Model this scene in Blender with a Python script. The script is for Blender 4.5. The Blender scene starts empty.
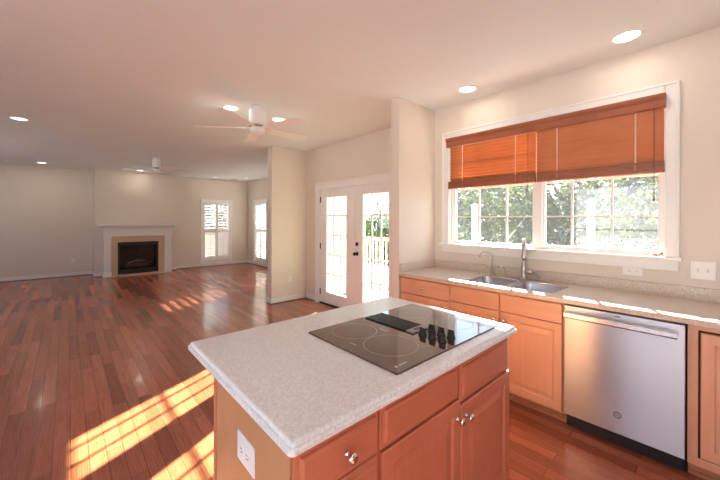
import bpy, bmesh, math, random
from mathutils import Vector, Matrix
random.seed(7)
SC = bpy.context.scene
COL = SC.collection
PI = math.pi

# ------------------------------------------------------------------ camera
cam_d = bpy.data.cameras.new('camera')
cam_d.sensor_width = 36.0
cam_d.lens = 36.0 * 321.79 / 720.0
cam_d.shift_y = -(240.0 - 220.473) / 720.0
cam_d.clip_start = 0.02
cam_d.clip_end = 300
cam = bpy.data.objects.new('camera', cam_d)
COL.objects.link(cam)
cam.matrix_world = (Matrix.Translation((0, 0, 1.4499)) @ Matrix.Rotation(-0.7383, 4, 'Z')
                    @ Matrix.Rotation(PI / 2, 4, 'X') @ Matrix.Rotation(0.0036, 4, 'Z'))
SC.camera = cam

# ------------------------------------------------------------------ view, sky, sun
SC.view_settings.view_transform = 'Standard'
SC.view_settings.look = 'None'
SC.view_settings.gamma = 1.0
SC.view_settings.use_curve_mapping = False
SC.view_settings.exposure = 0.6
SC.cycles.max_bounces = 14
SC.cycles.diffuse_bounces = 7
SC.cycles.glossy_bounces = 6
SC.cycles.transparent_max_bounces = 24
SC.cycles.caustics_reflective = False
SC.cycles.caustics_refractive = False
SC.cycles.sample_clamp_indirect = 6.0

SUN_E = 46.0
SKY_S = 3.0
CAN_W = 1.2

world = bpy.data.worlds.new('world')
SC.world = world
world.use_nodes = True
wn = world.node_tree.nodes
wl = world.node_tree.links
wn.clear()
wo = wn.new('ShaderNodeOutputWorld')
wb = wn.new('ShaderNodeBackground')
wt = wn.new('ShaderNodeTexCoord')
ws = wn.new('ShaderNodeSeparateXYZ')
wr = wn.new('ShaderNodeValToRGB')
wr.color_ramp.elements[0].position = 0.0
wr.color_ramp.elements[0].color = (0.97, 0.97, 0.97, 1)
wr.color_ramp.elements[1].position = 0.35
wr.color_ramp.elements[1].color = (0.50, 0.68, 1.0, 1)
wl.new(wt.outputs['Generated'], ws.inputs[0])
wl.new(ws.outputs['Z'], wr.inputs[0])
wl.new(wr.outputs[0], wb.inputs['Color'])
wb.inputs['Strength'].default_value = SKY_S
wl.new(wb.outputs[0], wo.inputs[0])

sun_d = bpy.data.lights.new('sun', 'SUN')
sun_d.energy = SUN_E
sun_d.color = (1.0, 0.96, 0.80)
sun_d.angle = math.radians(0.6)
sun = bpy.data.objects.new('sun', sun_d)
COL.objects.link(sun)
sun.location = (20, 10, 12)
sun.rotation_euler = Vector((-1, -0.485, -0.555)).to_track_quat('-Z', 'Y').to_euler()


# ------------------------------------------------------------------ helpers
class MB:
    """collects shapes in world coordinates, then links them as one mesh object"""

    def __init__(self):
        self.bm = bmesh.new()

    def _merge(self, b):
        me = bpy.data.meshes.new('t')
        b.to_mesh(me)
        b.free()
        self.bm.from_mesh(me)
        bpy.data.meshes.remove(me)
        return self

    def box(self, x0, x1, y0, y1, z0, z1, bev=0.0, seg=2, rot=None):
        b = bmesh.new()
        bmesh.ops.create_cube(b, size=1.0)
        for v in b.verts:
            v.co = Vector(((v.co.x + .5) * (x1 - x0) + x0, (v.co.y + .5) * (y1 - y0) + y0, (v.co.z + .5) * (z1 - z0) + z0))
        if bev > 0:
            bmesh.ops.bevel(b, geom=list(b.edges), offset=bev, segments=seg, profile=0.5, affect='EDGES')
        if rot is not None:
            c, m = rot
            c = Vector(c)
            for v in b.verts:
                v.co = c + m @ (v.co - c)
        return self._merge(b)

    def lathe(self, prof, base=(0, 0, 0), axis='Z', seg=24):
        """prof: list of (radius, height) along the axis"""
        b = bmesh.new()
        base = Vector(base)
        if isinstance(axis, str):
            axis = {'X': Vector((1, 0, 0)), '-X': Vector((-1, 0, 0)), 'Y': Vector((0, 1, 0)), '-Y': Vector((0, -1, 0)),
                    'Z': Vector((0, 0, 1)), '-Z': Vector((0, 0, -1))}[axis]
        axis = Vector(axis).normalized()
        q = Vector((0, 0, 1)).rotation_difference(axis)
        rings = []
        for r, h in prof:
            if r < 1e-6:
                rings.append([b.verts.new(base + q @ Vector((0, 0, h)))])
            else:
                rings.append([b.verts.new(base + q @ Vector((r * math.cos(2 * PI * k / seg), r * math.sin(2 * PI * k / seg), h))) for k in range(seg)])
        for i in range(len(rings) - 1):
            A, B = rings[i], rings[i + 1]
            for k in range(seg):
                k2 = (k + 1) % seg
                if len(A) == 1 and len(B) == 1:
                    continue
                if len(A) == 1:
                    f = b.faces.new((A[0], B[k], B[k2]))
                elif len(B) == 1:
                    f = b.faces.new((A[k], A[k2], B[0]))
                else:
                    f = b.faces.new((A[k], A[k2], B[k2], B[k]))
                f.smooth = True
        for R in (rings[0], rings[-1]):
            if len(R) > 2:
                b.faces.new(R)
        bmesh.ops.recalc_face_normals(b, faces=list(b.faces))
        return self._merge(b)

    def tube(self, pts, r, seg=12):
        """r: number or list of radii"""
        b = bmesh.new()
        pts = [Vector(p) for p in pts]
        n = len(pts)
        rr = r if isinstance(r, (list, tuple)) else [r] * n
        t0 = (pts[1] - pts[0]).normalized()
        up = Vector((0, 0, 1)) if abs(t0.z) < 0.9 else Vector((1, 0, 0))
        nrm = t0.cross(up).normalized()
        rings = []
        for i in range(n):
            t = (pts[min(i + 1, n - 1)] - pts[max(i - 1, 0)]).normalized()
            nrm = (nrm - t * nrm.dot(t)).normalized()
            bn = t.cross(nrm)
            rings.append([b.verts.new(pts[i] + (nrm * math.cos(2 * PI * k / seg) + bn * math.sin(2 * PI * k / seg)) * rr[i]) for k in range(seg)])
        for i in range(n - 1):
            for k in range(seg):
                k2 = (k + 1) % seg
                f = b.faces.new((rings[i][k], rings[i][k2], rings[i + 1][k2], rings[i + 1][k]))
                f.smooth = True
        b.faces.new(rings[0])
        b.faces.new(rings[-1])
        bmesh.ops.recalc_face_normals(b, faces=list(b.faces))
        return self._merge(b)

    def loft(self, loops, cap0=True, cap1=True, smooth=False):
        b = bmesh.new()
        R = [[b.verts.new(p) for p in lp] for lp in loops]
        n = len(R[0])
        for i in range(len(R) - 1):
            for k in range(n):
                k2 = (k + 1) % n
                f = b.faces.new((R[i][k], R[i][k2], R[i + 1][k2], R[i + 1][k]))
                f.smooth = smooth
        if cap0:
            b.faces.new(R[0])
        if cap1:
            b.faces.new(R[-1])
        bmesh.ops.recalc_face_normals(b, faces=list(b.faces))
        return self._merge(b)

    def prism(self, poly, axis, a0, a1):
        """poly: 2D points; axis X -> (y,z), Y -> (x,z), Z -> (x,y)"""
        def P(p, a):
            return {'X': Vector((a, p[0], p[1])), 'Y': Vector((p[0], a, p[1])), 'Z': Vector((p[0], p[1], a))}[axis]
        return self.loft([[P(p, a0) for p in poly], [P(p, a1) for p in poly]])

    def panel(self, M, u0, u1, v0, v1, prof):
        """rectangular rings (inset, depth) lofted: doors and drawer fronts. M maps (u, v, w) to the world"""
        loops = []
        for ins, w in prof:
            loops.append([M(u0 + ins, v0 + ins, w), M(u1 - ins, v0 + ins, w), M(u1 - ins, v1 - ins, w), M(u0 + ins, v1 - ins, w)])
        return self.loft(loops)


def root_loc(p):
    while p.parent is not None:
        p = p.parent
    return p.location


def O(name, mb, mat, parent=None):
    me = bpy.data.meshes.new(name)
    bm = mb.bm
    if parent is None:
        xs = [v.co for v in bm.verts]
        lo = Vector((min(c.x for c in xs), min(c.y for c in xs), min(c.z for c in xs)))
        hi = Vector((max(c.x for c in xs), max(c.y for c in xs), max(c.z for c in xs)))
        org = Vector(((lo.x + hi.x) / 2, (lo.y + hi.y) / 2, lo.z))
    else:
        org = root_loc(parent).copy()
    bmesh.ops.translate(bm, verts=list(bm.verts), vec=-org)
    bm.to_mesh(me)
    bm.free()
    me.materials.append(mat)
    o = bpy.data.objects.new(name, me)
    COL.objects.link(o)
    if parent is None:
        o.location = org
    else:
        o.parent = parent
    return o


def tag(o, label, cat, group=None, kind=None):
    o['label'] = label
    o['category'] = cat
    if group:
        o['group'] = group
    if kind:
        o['kind'] = kind
    return o


def thing(name, label, cat, loc, group=None, kind=None):
    o = bpy.data.objects.new(name, None)
    o.empty_display_size = 0.1
    COL.objects.link(o)
    o.location = Vector(loc)
    return tag(o, label, cat, group, kind)


def copy_tree(o, parent=None):
    c = o.copy()
    COL.objects.link(c)
    c.parent = parent
    for ch in list(o.children):
        copy_tree(ch, c)
    return c


def setting(name, mb, mat, label, cat):
    return tag(O(name, mb, mat), label, cat, kind='structure')


# ------------------------------------------------------------------ materials
def new_mat(name):
    m = bpy.data.materials.new(name)
    m.use_nodes = True
    nt = m.node_tree
    return m, nt, nt.nodes['Principled BSDF']


def pr(name, col, rough=0.5, metal=0.0, spec=0.5, coat=0.0, emit=None, es=0.0):
    m, nt, p = new_mat(name)
    p.inputs['Base Color'].default_value = (*col, 1)
    p.inputs['Roughness'].default_value = rough
    p.inputs['Metallic'].default_value = metal
    p.inputs['Specular IOR Level'].default_value = spec
    p.inputs['Coat Weight'].default_value = coat
    p.inputs['Coat Roughness'].default_value = 0.1
    if emit:
        p.inputs['Emission Color'].default_value = (*emit, 1)
        p.inputs['Emission Strength'].default_value = es
    return m


def paint(name, col, rough=0.6, var=0.04, bump=0.03, scale=60):
    m, nt, p = new_mat(name)
    N, L = nt.nodes, nt.links
    tc = N.new('ShaderNodeTexCoord')
    nz = N.new('ShaderNodeTexNoise')
    nz.inputs['Scale'].default_value = scale
    nz.inputs['Detail'].default_value = 3
    L.new(tc.outputs['Object'], nz.inputs['Vector'])
    n2 = N.new('ShaderNodeTexNoise')
    n2.inputs['Scale'].default_value = 1.3
    L.new(tc.outputs['Object'], n2.inputs['Vector'])
    mx = N.new('ShaderNodeMix')
    mx.data_type = 'RGBA'
    mx.inputs['A'].default_value = (*[c * (1 - var) for c in col], 1)
    mx.inputs['B'].default_value = (*[min(1, c * (1 + var)) for c in col], 1)
    L.new(n2.outputs['Fac'], mx.inputs['Factor'])
    L.new(mx.outputs['Result'], p.inputs['Base Color'])
    bp = N.new('ShaderNodeBump')
    bp.inputs['Strength'].default_value = bump
    bp.inputs['Distance'].default_value = 0.002
    L.new(nz.outputs['Fac'], bp.inputs['Height'])
    L.new(bp.outputs[0], p.inputs['Normal'])
    p.inputs['Roughness'].default_value = rough
    return m


def wood(name, c0, c1, c2, axis='Z', rough=0.38, scale=1.0, coat=0.15, blotch=0.5):
    """fine grain running along the axis"""
    m, nt, p = new_mat(name)
    N, L = nt.nodes, nt.links
    tc = N.new('ShaderNodeTexCoord')
    mp = N.new('ShaderNodeMapping')
    s = {'X': (1.2, 22, 22), 'Y': (22, 1.2, 22), 'Z': (14, 14, 1.0)}[axis]
    mp.inputs['Scale'].default_value = [k * scale for k in s]
    L.new(tc.outputs['Object'], mp.inputs['Vector'])
    nz = N.new('ShaderNodeTexNoise')
    nz.inputs['Scale'].default_value = 2.2
    nz.inputs['Detail'].default_value = 6
    nz.inputs['Distortion'].default_value = 0.5
    L.new(mp.outputs[0], nz.inputs['Vector'])
    n2 = N.new('ShaderNodeTexNoise')
    n2.inputs['Scale'].default_value = 5.0 * scale
    n2.inputs['Detail'].default_value = 2
    L.new(tc.outputs['Object'], n2.inputs['Vector'])
    ad = N.new('ShaderNodeMath')
    ad.operation = 'MULTIPLY_ADD'
    ad.inputs[1].default_value = blotch
    L.new(n2.outputs['Fac'], ad.inputs[0])
    mu = N.new('ShaderNodeMath')
    mu.operation = 'MULTIPLY'
    mu.inputs[1].default_value = 1 - blotch
    L.new(nz.outputs['Fac'], mu.inputs[0])
    L.new(mu.outputs[0], ad.inputs[2])
    rp = N.new('ShaderNodeValToRGB')
    e = rp.color_ramp.elements
    e[0].position = 0.15
    e[0].color = (*c0, 1)
    e[1].position = 0.85
    e[1].color = (*c2, 1)
    k = rp.color_ramp.elements.new(0.5)
    k.color = (*c1, 1)
    L.new(ad.outputs[0], rp.inputs[0])
    L.new(rp.outputs[0], p.inputs['Base Color'])
    p.inputs['Roughness'].default_value = rough
    p.inputs['Coat Weight'].default_value = coat
    p.inputs['Coat Roughness'].default_value = 0.2
    return m


def floor_mat():
    m, nt, p = new_mat('oak_floor')
    N, L = nt.nodes, nt.links
    tc = N.new('ShaderNodeTexCoord')
    mp = N.new('ShaderNodeMapping')
    mp.inputs['Rotation'].default_value = (0, 0, PI / 2)
    L.new(tc.outputs['Object'], mp.inputs['Vector'])
    br = N.new('ShaderNodeTexBrick')
    br.offset = 0.37
    br.inputs['Scale'].default_value = 1.0
    br.inputs['Brick Width'].default_value = 0.95
    br.inputs['Row Height'].default_value = 0.083
    br.inputs['Mortar Size'].default_value = 0.0012
    br.inputs['Mortar Smooth'].default_value = 0.3
    br.inputs['Bias'].default_value = 0.0
    br.inputs['Color1'].default_value = (0, 0, 0, 1)
    br.inputs['Color2'].default_value = (1, 1, 1, 1)
    br.inputs['Mortar'].default_value = (0.5, 0.5, 0.5, 1)
    L.new(mp.outputs[0], br.inputs['Vector'])
    # grain, shifted per board
    sh = N.new('ShaderNodeVectorMath')
    sh.operation = 'MULTIPLY_ADD'
    sh.inputs[1].default_value = (37, 53, 11)
    L.new(br.outputs['Color'], sh.inputs[0])
    L.new(tc.outputs['Object'], sh.inputs[2])
    gm = N.new('ShaderNodeMapping')
    gm.inputs['Scale'].default_value = (26, 1.6, 10)
    L.new(sh.outputs[0], gm.inputs['Vector'])
    nz = N.new('ShaderNodeTexNoise')
    nz.inputs['Scale'].default_value = 1.6
    nz.inputs['Detail'].default_value = 5
    nz.inputs['Roughness'].default_value = 0.62
    nz.inputs['Distortion'].default_value = 1.3
    L.new(gm.outputs[0], nz.inputs['Vector'])
    wv = N.new('ShaderNodeTexWave')
    wv.wave_type = 'BANDS'
    wv.bands_direction = 'X'
    wv.inputs['Scale'].default_value = 1.1
    wv.inputs['Distortion'].default_value = 9.0
    wv.inputs['Detail'].default_value = 3
    wv.inputs['Detail Scale'].default_value = 0.8
    L.new(gm.outputs[0], wv.inputs['Vector'])
    mxg = N.new('ShaderNodeMix')
    mxg.data_type = 'FLOAT'
    mxg.inputs['Factor'].default_value = 0.22
    L.new(nz.outputs['Fac'], mxg.inputs['A'])
    L.new(wv.outputs['Fac'], mxg.inputs['B'])
    rp = N.new('ShaderNodeValToRGB')
    e = rp.color_ramp.elements
    e[0].position = 0.2
    e[0].color = (0.27, 0.083, 0.048, 1)
    e[1].position = 0.8
    e[1].color = (0.49, 0.170, 0.104, 1)
    k = rp.color_ramp.elements.new(0.5)
    k.color = (0.38, 0.122, 0.072, 1)
    L.new(mxg.outputs['Result'], rp.inputs[0])
    # tone per board
    bt = N.new('ShaderNodeValToRGB')
    bt.color_ramp.elements[0].color = (0.72, 0.70, 0.68, 1)
    bt.color_ramp.elements[1].color = (1.25, 1.22, 1.2, 1)
    L.new(br.outputs['Color'], bt.inputs[0])
    mm = N.new('ShaderNodeMix')
    mm.data_type = 'RGBA'
    mm.blend_type = 'MULTIPLY'
    mm.inputs['Factor'].default_value = 1.0
    L.new(rp.outputs[0], mm.inputs['A'])
    L.new(bt.outputs[0], mm.inputs['B'])
    seam = N.new('ShaderNodeMix')
    seam.data_type = 'RGBA'
    seam.inputs['B'].default_value = (0.06, 0.02, 0.012, 1)
    L.new(br.outputs['Fac'], seam.inputs['Factor'])
    L.new(mm.outputs['Result'], seam.inputs['A'])
    L.new(seam.outputs['Result'], p.inputs['Base Color'])
    p.inputs['Roughness'].default_value = 0.22
    p.inputs['Specular IOR Level'].default_value = 0.4
    p.inputs['Coat Weight'].default_value = 0.12
    p.inputs['Coat Roughness'].default_value = 0.08
    bp = N.new('ShaderNodeBump')
    bp.inputs['Strength'].default_value = 0.05
    bp.inputs['Distance'].default_value = 0.002
    L.new(mxg.outputs['Result'], bp.inputs['Height'])
    L.new(bp.outputs[0], p.inputs['Normal'])
    return m


def stone(name, base, dark, light, rough=0.3):
    m, nt, p = new_mat(name)
    N, L = nt.nodes, nt.links
    tc = N.new('ShaderNodeTexCoord')
    nz = N.new('ShaderNodeTexNoise')
    nz.inputs['Scale'].default_value = 170
    nz.inputs['Detail'].default_value = 4
    L.new(tc.outputs['Object'], nz.inputs['Vector'])
    rp = N.new('ShaderNodeValToRGB')
    e = rp.color_ramp.elements
    e[0].position = 0.32
    e[0].color = (*dark, 1)
    e[1].position = 0.68
    e[1].color = (*light, 1)
    a = rp.color_ramp.elements.new(0.42)
    a.color = (*base, 1)
    b = rp.color_ramp.elements.new(0.58)
    b.color = (*base, 1)
    L.new(nz.outputs['Fac'], rp.inputs[0])
    n2 = N.new('ShaderNodeTexNoise')
    n2.inputs['Scale'].default_value = 95
    n2.inputs['Detail'].default_value = 3
    L.new(tc.outputs['Object'], n2.inputs['Vector'])
    r2 = N.new('ShaderNodeValToRGB')
    r2.color_ramp.elements[0].position = 0.35
    r2.color_ramp.elements[0].color = (0.9, 0.88, 0.86, 1)
    r2.color_ramp.elements[1].position = 0.65
    r2.color_ramp.elements[1].color = (1.06, 1.06, 1.05, 1)
    L.new(n2.outputs['Fac'], r2.inputs[0])
    mm = N.new('ShaderNodeMix')
    mm.data_type = 'RGBA'
    mm.blend_type = 'MULTIPLY'
    mm.inputs['Factor'].default_value = 1.0
    L.new(rp.outputs[0], mm.inputs['A'])
    L.new(r2.outputs[0], mm.inputs['B'])
    L.new(mm.outputs['Result'], p.inputs['Base Color'])
    p.inputs['Roughness'].default_value = rough
    return m


def glass(name, haze=0.0, gloss=0.07, tint=(1, 1, 1)):
    m = bpy.data.materials.new(name)
    m.use_nodes = True
    nt = m.node_tree
    N, L = nt.nodes, nt.links
    N.remove(N['Principled BSDF'])
    out = N['Material Output']
    tr = N.new('ShaderNodeBsdfTransparent')
    tr.inputs['Color'].default_value = (*tint, 1)
    gl = N.new('ShaderNodeBsdfGlossy')
    gl.inputs['Roughness'].default_value = 0.02
    mx = N.new('ShaderNodeMixShader')
    mx.inputs[0].default_value = gloss
    L.new(tr.outputs[0], mx.inputs[1])
    L.new(gl.outputs[0], mx.inputs[2])
    last = mx
    if haze > 0:  # pale translucent share that whitens the pane
        tl = N.new('ShaderNodeBsdfTranslucent')
        tl.inputs['Color'].default_value = (0.9, 0.95, 1.0, 1)
        m2 = N.new('ShaderNodeMixShader')
        m2.inputs[0].default_value = haze
        L.new(mx.outputs[0], m2.inputs[1])
        L.new(tl.outputs[0], m2.inputs[2])
        last = m2
    L.new(last.outputs[0], out.inputs['Surface'])
    return m


def steel(name, col=(0.62, 0.62, 0.63), rough=0.3, axis='Y', aniso=0.0):
    m, nt, p = new_mat(name)
    N, L = nt.nodes, nt.links
    tc = N.new('ShaderNodeTexCoord')
    mp = N.new('ShaderNodeMapping')
    mp.inputs['Scale'].default_value = {'X': (3, 700, 700), 'Y': (700, 3, 700), 'Z': (700, 700, 3)}[axis]
    L.new(tc.outputs['Object'], mp.inputs['Vector'])
    nz = N.new('ShaderNodeTexNoise')
    nz.inputs['Scale'].default_value = 1.0
    nz.inputs['Detail'].default_value = 2
    L.new(mp.outputs[0], nz.inputs['Vector'])
    mr = N.new('ShaderNodeMapRange')
    mr.inputs['To Min'].default_value = rough - 0.004
    mr.inputs['To Max'].default_value = rough + 0.004
    L.new(nz.outputs['Fac'], mr.inputs['Value'])
    L.new(mr.outputs[0], p.inputs['Roughness'])
    p.inputs['Base Color'].default_value = (*col, 1)
    p.inputs['Metallic'].default_value = 1.0
    if aniso:
        tg = N.new('ShaderNodeTangent')
        tg.direction_type = 'RADIAL'
        tg.axis = 'Z'
        L.new(tg.outputs[0], p.inputs['Tangent'])
        p.inputs['Anisotropic'].default_value = aniso
        p.inputs['Anisotropic Rotation'].default_value = 0.25
    return m


def leaf_mat(name, c0, c1):
    m, nt, p = new_mat(name)
    N, L = nt.nodes, nt.links
    out = N['Material Output']
    ge = N.new('ShaderNodeNewGeometry')
    rp = N.new('ShaderNodeValToRGB')
    rp.color_ramp.elements[0].color = (*c0, 1)
    rp.color_ramp.elements[1].color = (*c1, 1)
    L.new(ge.outputs['Random Per Island'], rp.inputs[0])
    L.new(rp.outputs[0], p.inputs['Base Color'])
    p.inputs['Roughness'].default_value = 0.5
    tl = N.new('ShaderNodeBsdfTranslucent')
    L.new(rp.outputs[0], tl.inputs['Color'])
    mx = N.new('ShaderNodeMixShader')
    mx.inputs[0].default_value = 0.45
    L.new(p.outputs[0], mx.inputs[1])
    L.new(tl.outputs[0], mx.inputs[2])
    L.new(mx.outputs[0], out.inputs['Surface'])
    return m


WALL = paint('warm_white_paint', (0.70, 0.625, 0.545))
CEIL = paint('ceiling_paint', (0.81, 0.845, 0.85), rough=0.75)
TRIM = paint('white_trim_paint', (0.80, 0.785, 0.755), rough=0.35, var=0.01, bump=0.0)
SHOE = wood('shoe_moulding_wood', (0.12, 0.04, 0.02), (0.18, 0.065, 0.035), (0.24, 0.09, 0.05), 'X')
FLOOR = floor_mat()
MAPLE = wood('maple_cabinet_wood', (0.57, 0.285, 0.170), (0.65, 0.335, 0.205), (0.73, 0.385, 0.240), 'Z')
MAPLE_H = wood('maple_drawer_wood', (0.57, 0.285, 0.170), (0.65, 0.335, 0.205), (0.73, 0.385, 0.240), 'Y')
ISLAND_WOOD = wood('red_island_wood', (0.46, 0.135, 0.070), (0.54, 0.170, 0.090), (0.62, 0.210, 0.115), 'Z')  # redder and darker than the sink-run maple
ISLAND_WOOD_X = wood('red_island_drawer_wood', (0.46, 0.135, 0.070), (0.54, 0.170, 0.090), (0.62, 0.210, 0.115), 'X')
VENEER = wood('maple_veneer', (0.47, 0.23, 0.11), (0.53, 0.265, 0.13), (0.58, 0.30, 0.155), 'Z', rough=0.42, blotch=0.7)
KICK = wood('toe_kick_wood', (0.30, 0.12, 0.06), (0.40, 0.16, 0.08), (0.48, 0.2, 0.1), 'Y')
GAPM = pr('painted_gap_shade', (0.03, 0.012, 0.008), 0.7)  # near-black colour painting the shade of a door gap
QUARTZ = stone('pale_speckled_stone', (0.80, 0.815, 0.82), (0.68, 0.68, 0.67), (0.90, 0.91, 0.92), 0.3)
BEIGE = stone('beige_speckled_stone', (0.60, 0.51, 0.42), (0.40, 0.30, 0.23), (0.76, 0.69, 0.60), 0.28)
STEEL = steel('brushed_steel', (0.53, 0.50, 0.51), 0.33, 'Z', 0.93)
STEEL_H = steel('brushed_steel_handle', (0.72, 0.71, 0.70), 0.22, 'Y')
SINKM = steel('sink_steel', (0.62, 0.62, 0.64), 0.25, 'X')
NICKEL = pr('brushed_nickel', (0.46, 0.42, 0.38), 0.3, 1.0)
CHROME = pr('polished_nickel', (0.78, 0.73, 0.66), 0.12, 1.0)
BLACKP = pr('black_plastic', (0.012, 0.012, 0.013), 0.32)
BLACKM = pr('black_metal', (0.015, 0.014, 0.014), 0.4)
COOKG = pr('cooktop_ceramic_glass', (0.075, 0.045, 0.042), 0.06, 0.0, 0.75, 0.6)
RING = pr('printed_grey_ring', (0.42, 0.36, 0.34), 0.35)
MARK = pr('printed_white_mark', (0.8, 0.78, 0.75), 0.4)
BRONZE = pr('dark_bronze', (0.035, 0.028, 0.024), 0.35, 0.8)
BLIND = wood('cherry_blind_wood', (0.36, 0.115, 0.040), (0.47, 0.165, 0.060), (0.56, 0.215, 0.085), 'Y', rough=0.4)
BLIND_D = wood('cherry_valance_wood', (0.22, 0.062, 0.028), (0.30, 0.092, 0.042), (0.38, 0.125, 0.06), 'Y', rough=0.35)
CORD = pr('cream_cord', (0.75, 0.66, 0.55), 0.8)
CORD_D = pr('brown_cord', (0.16, 0.07, 0.035), 0.8)
PLASTIC = pr('white_plastic', (0.84, 0.82, 0.79), 0.35)
SLOT = pr('dark_slot', (0.04, 0.035, 0.03), 0.6)
FANW = pr('white_fan_enamel', (0.90, 0.89, 0.87), 0.4)
FANRING = pr('fan_metal_ring', (0.35, 0.32, 0.30), 0.3, 0.9)
TILE = paint('beige_marble_tile', (0.62, 0.47, 0.32), rough=0.2, var=0.12, bump=0.0)
FIREBOX = pr('firebox_black', (0.010, 0.009, 0.009), 0.8, 0.0, 0.1)
FIREGLASS = glass('firebox_glass', 0.0, 0.02)
LOGM = wood('ceramic_log', (0.03, 0.025, 0.02), (0.08, 0.06, 0.05), (0.16, 0.13, 0.11), 'X', rough=0.9, coat=0)
GLASS = glass('window_glass', 0.0, 0.07)
GLASS_K = glass('painted_haze_window_glass', 0.007, 0.07)  # translucent share paints the whitish light haze over the panes
GLASS_D = glass('green_tinted_door_glass', 0.0, 0.07, (0.95, 1.0, 0.88))
LAMP = pr('lit_lamp_lens', (0.9, 0.88, 0.84), 0.5, emit=(1.0, 0.93, 0.84), es=2.6)
SHUT = paint('white_shutter_paint', (0.86, 0.85, 0.83), rough=0.4, var=0.01, bump=0.0)
SOAPG = glass('clear_plastic', 0.5, 0.08)
SOAP = pr('yellow_soap', (0.72, 0.64, 0.22), 0.3)
DECKM = wood('weathered_deck_boards', (0.20, 0.195, 0.19), (0.27, 0.26, 0.255), (0.34, 0.33, 0.32), 'Y', rough=0.8, coat=0)
RAILM = paint('white_deck_rail', (0.80, 0.79, 0.77), rough=0.5, var=0.02, bump=0.0)
SIDE = paint('grey_house_siding', (0.52, 0.53, 0.53), rough=0.6, var=0.01, bump=0.0)
BARK = wood('pale_bark', (0.34, 0.31, 0.27), (0.50, 0.46, 0.41), (0.66, 0.62, 0.56), 'Z', rough=0.9, coat=0)
LAWN = paint('dry_lawn', (0.10, 0.095, 0.07), rough=0.9, var=0.3, bump=0.3, scale=30)
LEAF_A = leaf_mat('bright_leaves', (0.016, 0.030, 0.012), (0.095, 0.115, 0.04))
LEAF_B = leaf_mat('grey_green_leaves', (0.014, 0.022, 0.016), (0.06, 0.075, 0.045))

# ------------------------------------------------------------------ the setting
H = 2.739
WX = 3.19        # kitchen window wall
DX = 3.30        # patio door wall
FX = 4.54        # family room side wall
YB = 10.64       # family room end wall, shutter side
YL = 11.03       # end wall left of the chimney breast
YP = 5.124       # divider wall face
YJ = 2.2055      # short wall at the end of the counter

fl = MB()
fl.box(-3.0, 3.34, -3.0, 5.27, -0.1, 0)
fl.box(-3.0, 4.70, 5.27, 11.2, -0.1, 0)
setting('floor', fl, FLOOR, 'red brown oak strip floor running through kitchen and family room', 'floor')
cl = MB()
cl.box(-3.15, 3.45, -3.15, 5.12, H, H + 0.12)
cl.box(-3.15, 4.70, 5.12, 11.2, H, H + 0.12)
setting('ceiling', cl, CEIL, 'flat white ceiling over the whole open room', 'ceiling')


def wall_with_holes(axis, p0, p1, a0, a1, z0, z1, holes):
    """axis 'X': wall plane normal to X, thickness p0..p1, running a0..a1. holes: (a0,a1,z0,z1) in order, not overlapping"""
    m = MB()

    def bx(u0, u1, w0, w1):
        if u1 - u0 < 1e-4 or w1 - w0 < 1e-4:
            return
        if axis == 'X':
            m.box(p0, p1, u0, u1, w0, w1)
        else:
            m.box(u0, u1, p0, p1, w0, w1)
    cur = a0
    for (h0, h1, k0, k1) in sorted(holes):
        bx(cur, h0, z0, z1)
        bx(h0, h1, z0, k0)
        bx(h0, h1, k1, z1)
        cur = h1
    bx(cur, a1, z0, z1)
    return m


KW = (0.23, 2.015, 1.195, 2.37)      # kitchen window opening
setting('wall_kitchen', wall_with_holes('X', WX, 3.34, -3.0, YJ + 0.1, 0, H, [KW]), WALL, 'warm white kitchen wall around the wide window above the sink', 'wall')
setting('wall_counter_end', MB().box(2.556, 3.34, YJ, 2.322, 0, H), WALL, 'short white wall standing at the far end of the sink counter', 'wall')
DR = (2.855, 4.685, 0.0, 1.998)
setting('wall_patio', wall_with_holes('X', DX, 3.45, 2.322, YP, 0, H, [DR]), WALL, 'peach white wall around the glazed patio doors', 'wall')
setting('wall_divider', MB().box(2.605, 4.70, YP, 5.27, 0, H), WALL, 'white divider wall between patio doors and family room', 'wall')
RW1, RW2 = (9.24, 10.06, 0.17, 2.02), (7.35, 8.17, 0.17, 2.02)
setting('wall_right', wall_with_holes('X', FX, 4.70, 5.27, 10.8, 0, H, [RW1, RW2]), WALL, 'white family room side wall with tall shuttered window', 'wall')
BW = (3.12, 3.92, 0.17, 2.02)
setting('wall_back', wall_with_holes('Y', YB, 10.80, 2.30, FX, 0, H, [BW]), WALL, 'white family room end wall right of the fireplace', 'wall')
setting('wall_back_left', MB().box(-3.0, 0.6, YL, 11.18, 0, H), WALL, 'plain white end wall left of the fireplace', 'wall')
setting('wall_chimney', MB().box(0.505, 2.33, 10.47, 11.18, 0, H), WALL, 'white chimney breast standing forward behind the fireplace', 'wall')
LW1, LW2 = (-2.0, 2.4, 0.2, 2.3), (6.8, 9.6, 1.1, 2.2)  # unseen openings added to let daylight in from the left
setting('wall_left', wall_with_holes('X', -3.15, -3.0, -3.15, 11.2, 0, H, [LW1, LW2]), WALL, 'plain white outer wall along the left of the room', 'wall')
RWN = (-2.0, -0.1, 0.2, 2.2)  # unseen opening added to light the kitchen from behind
setting('wall_rear', wall_with_holes('Y', -3.15, -3.0, -3.0, 3.34, 0, H, [RWN]), WALL, 'white wall behind the kitchen with added window opening', 'wall')


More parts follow.
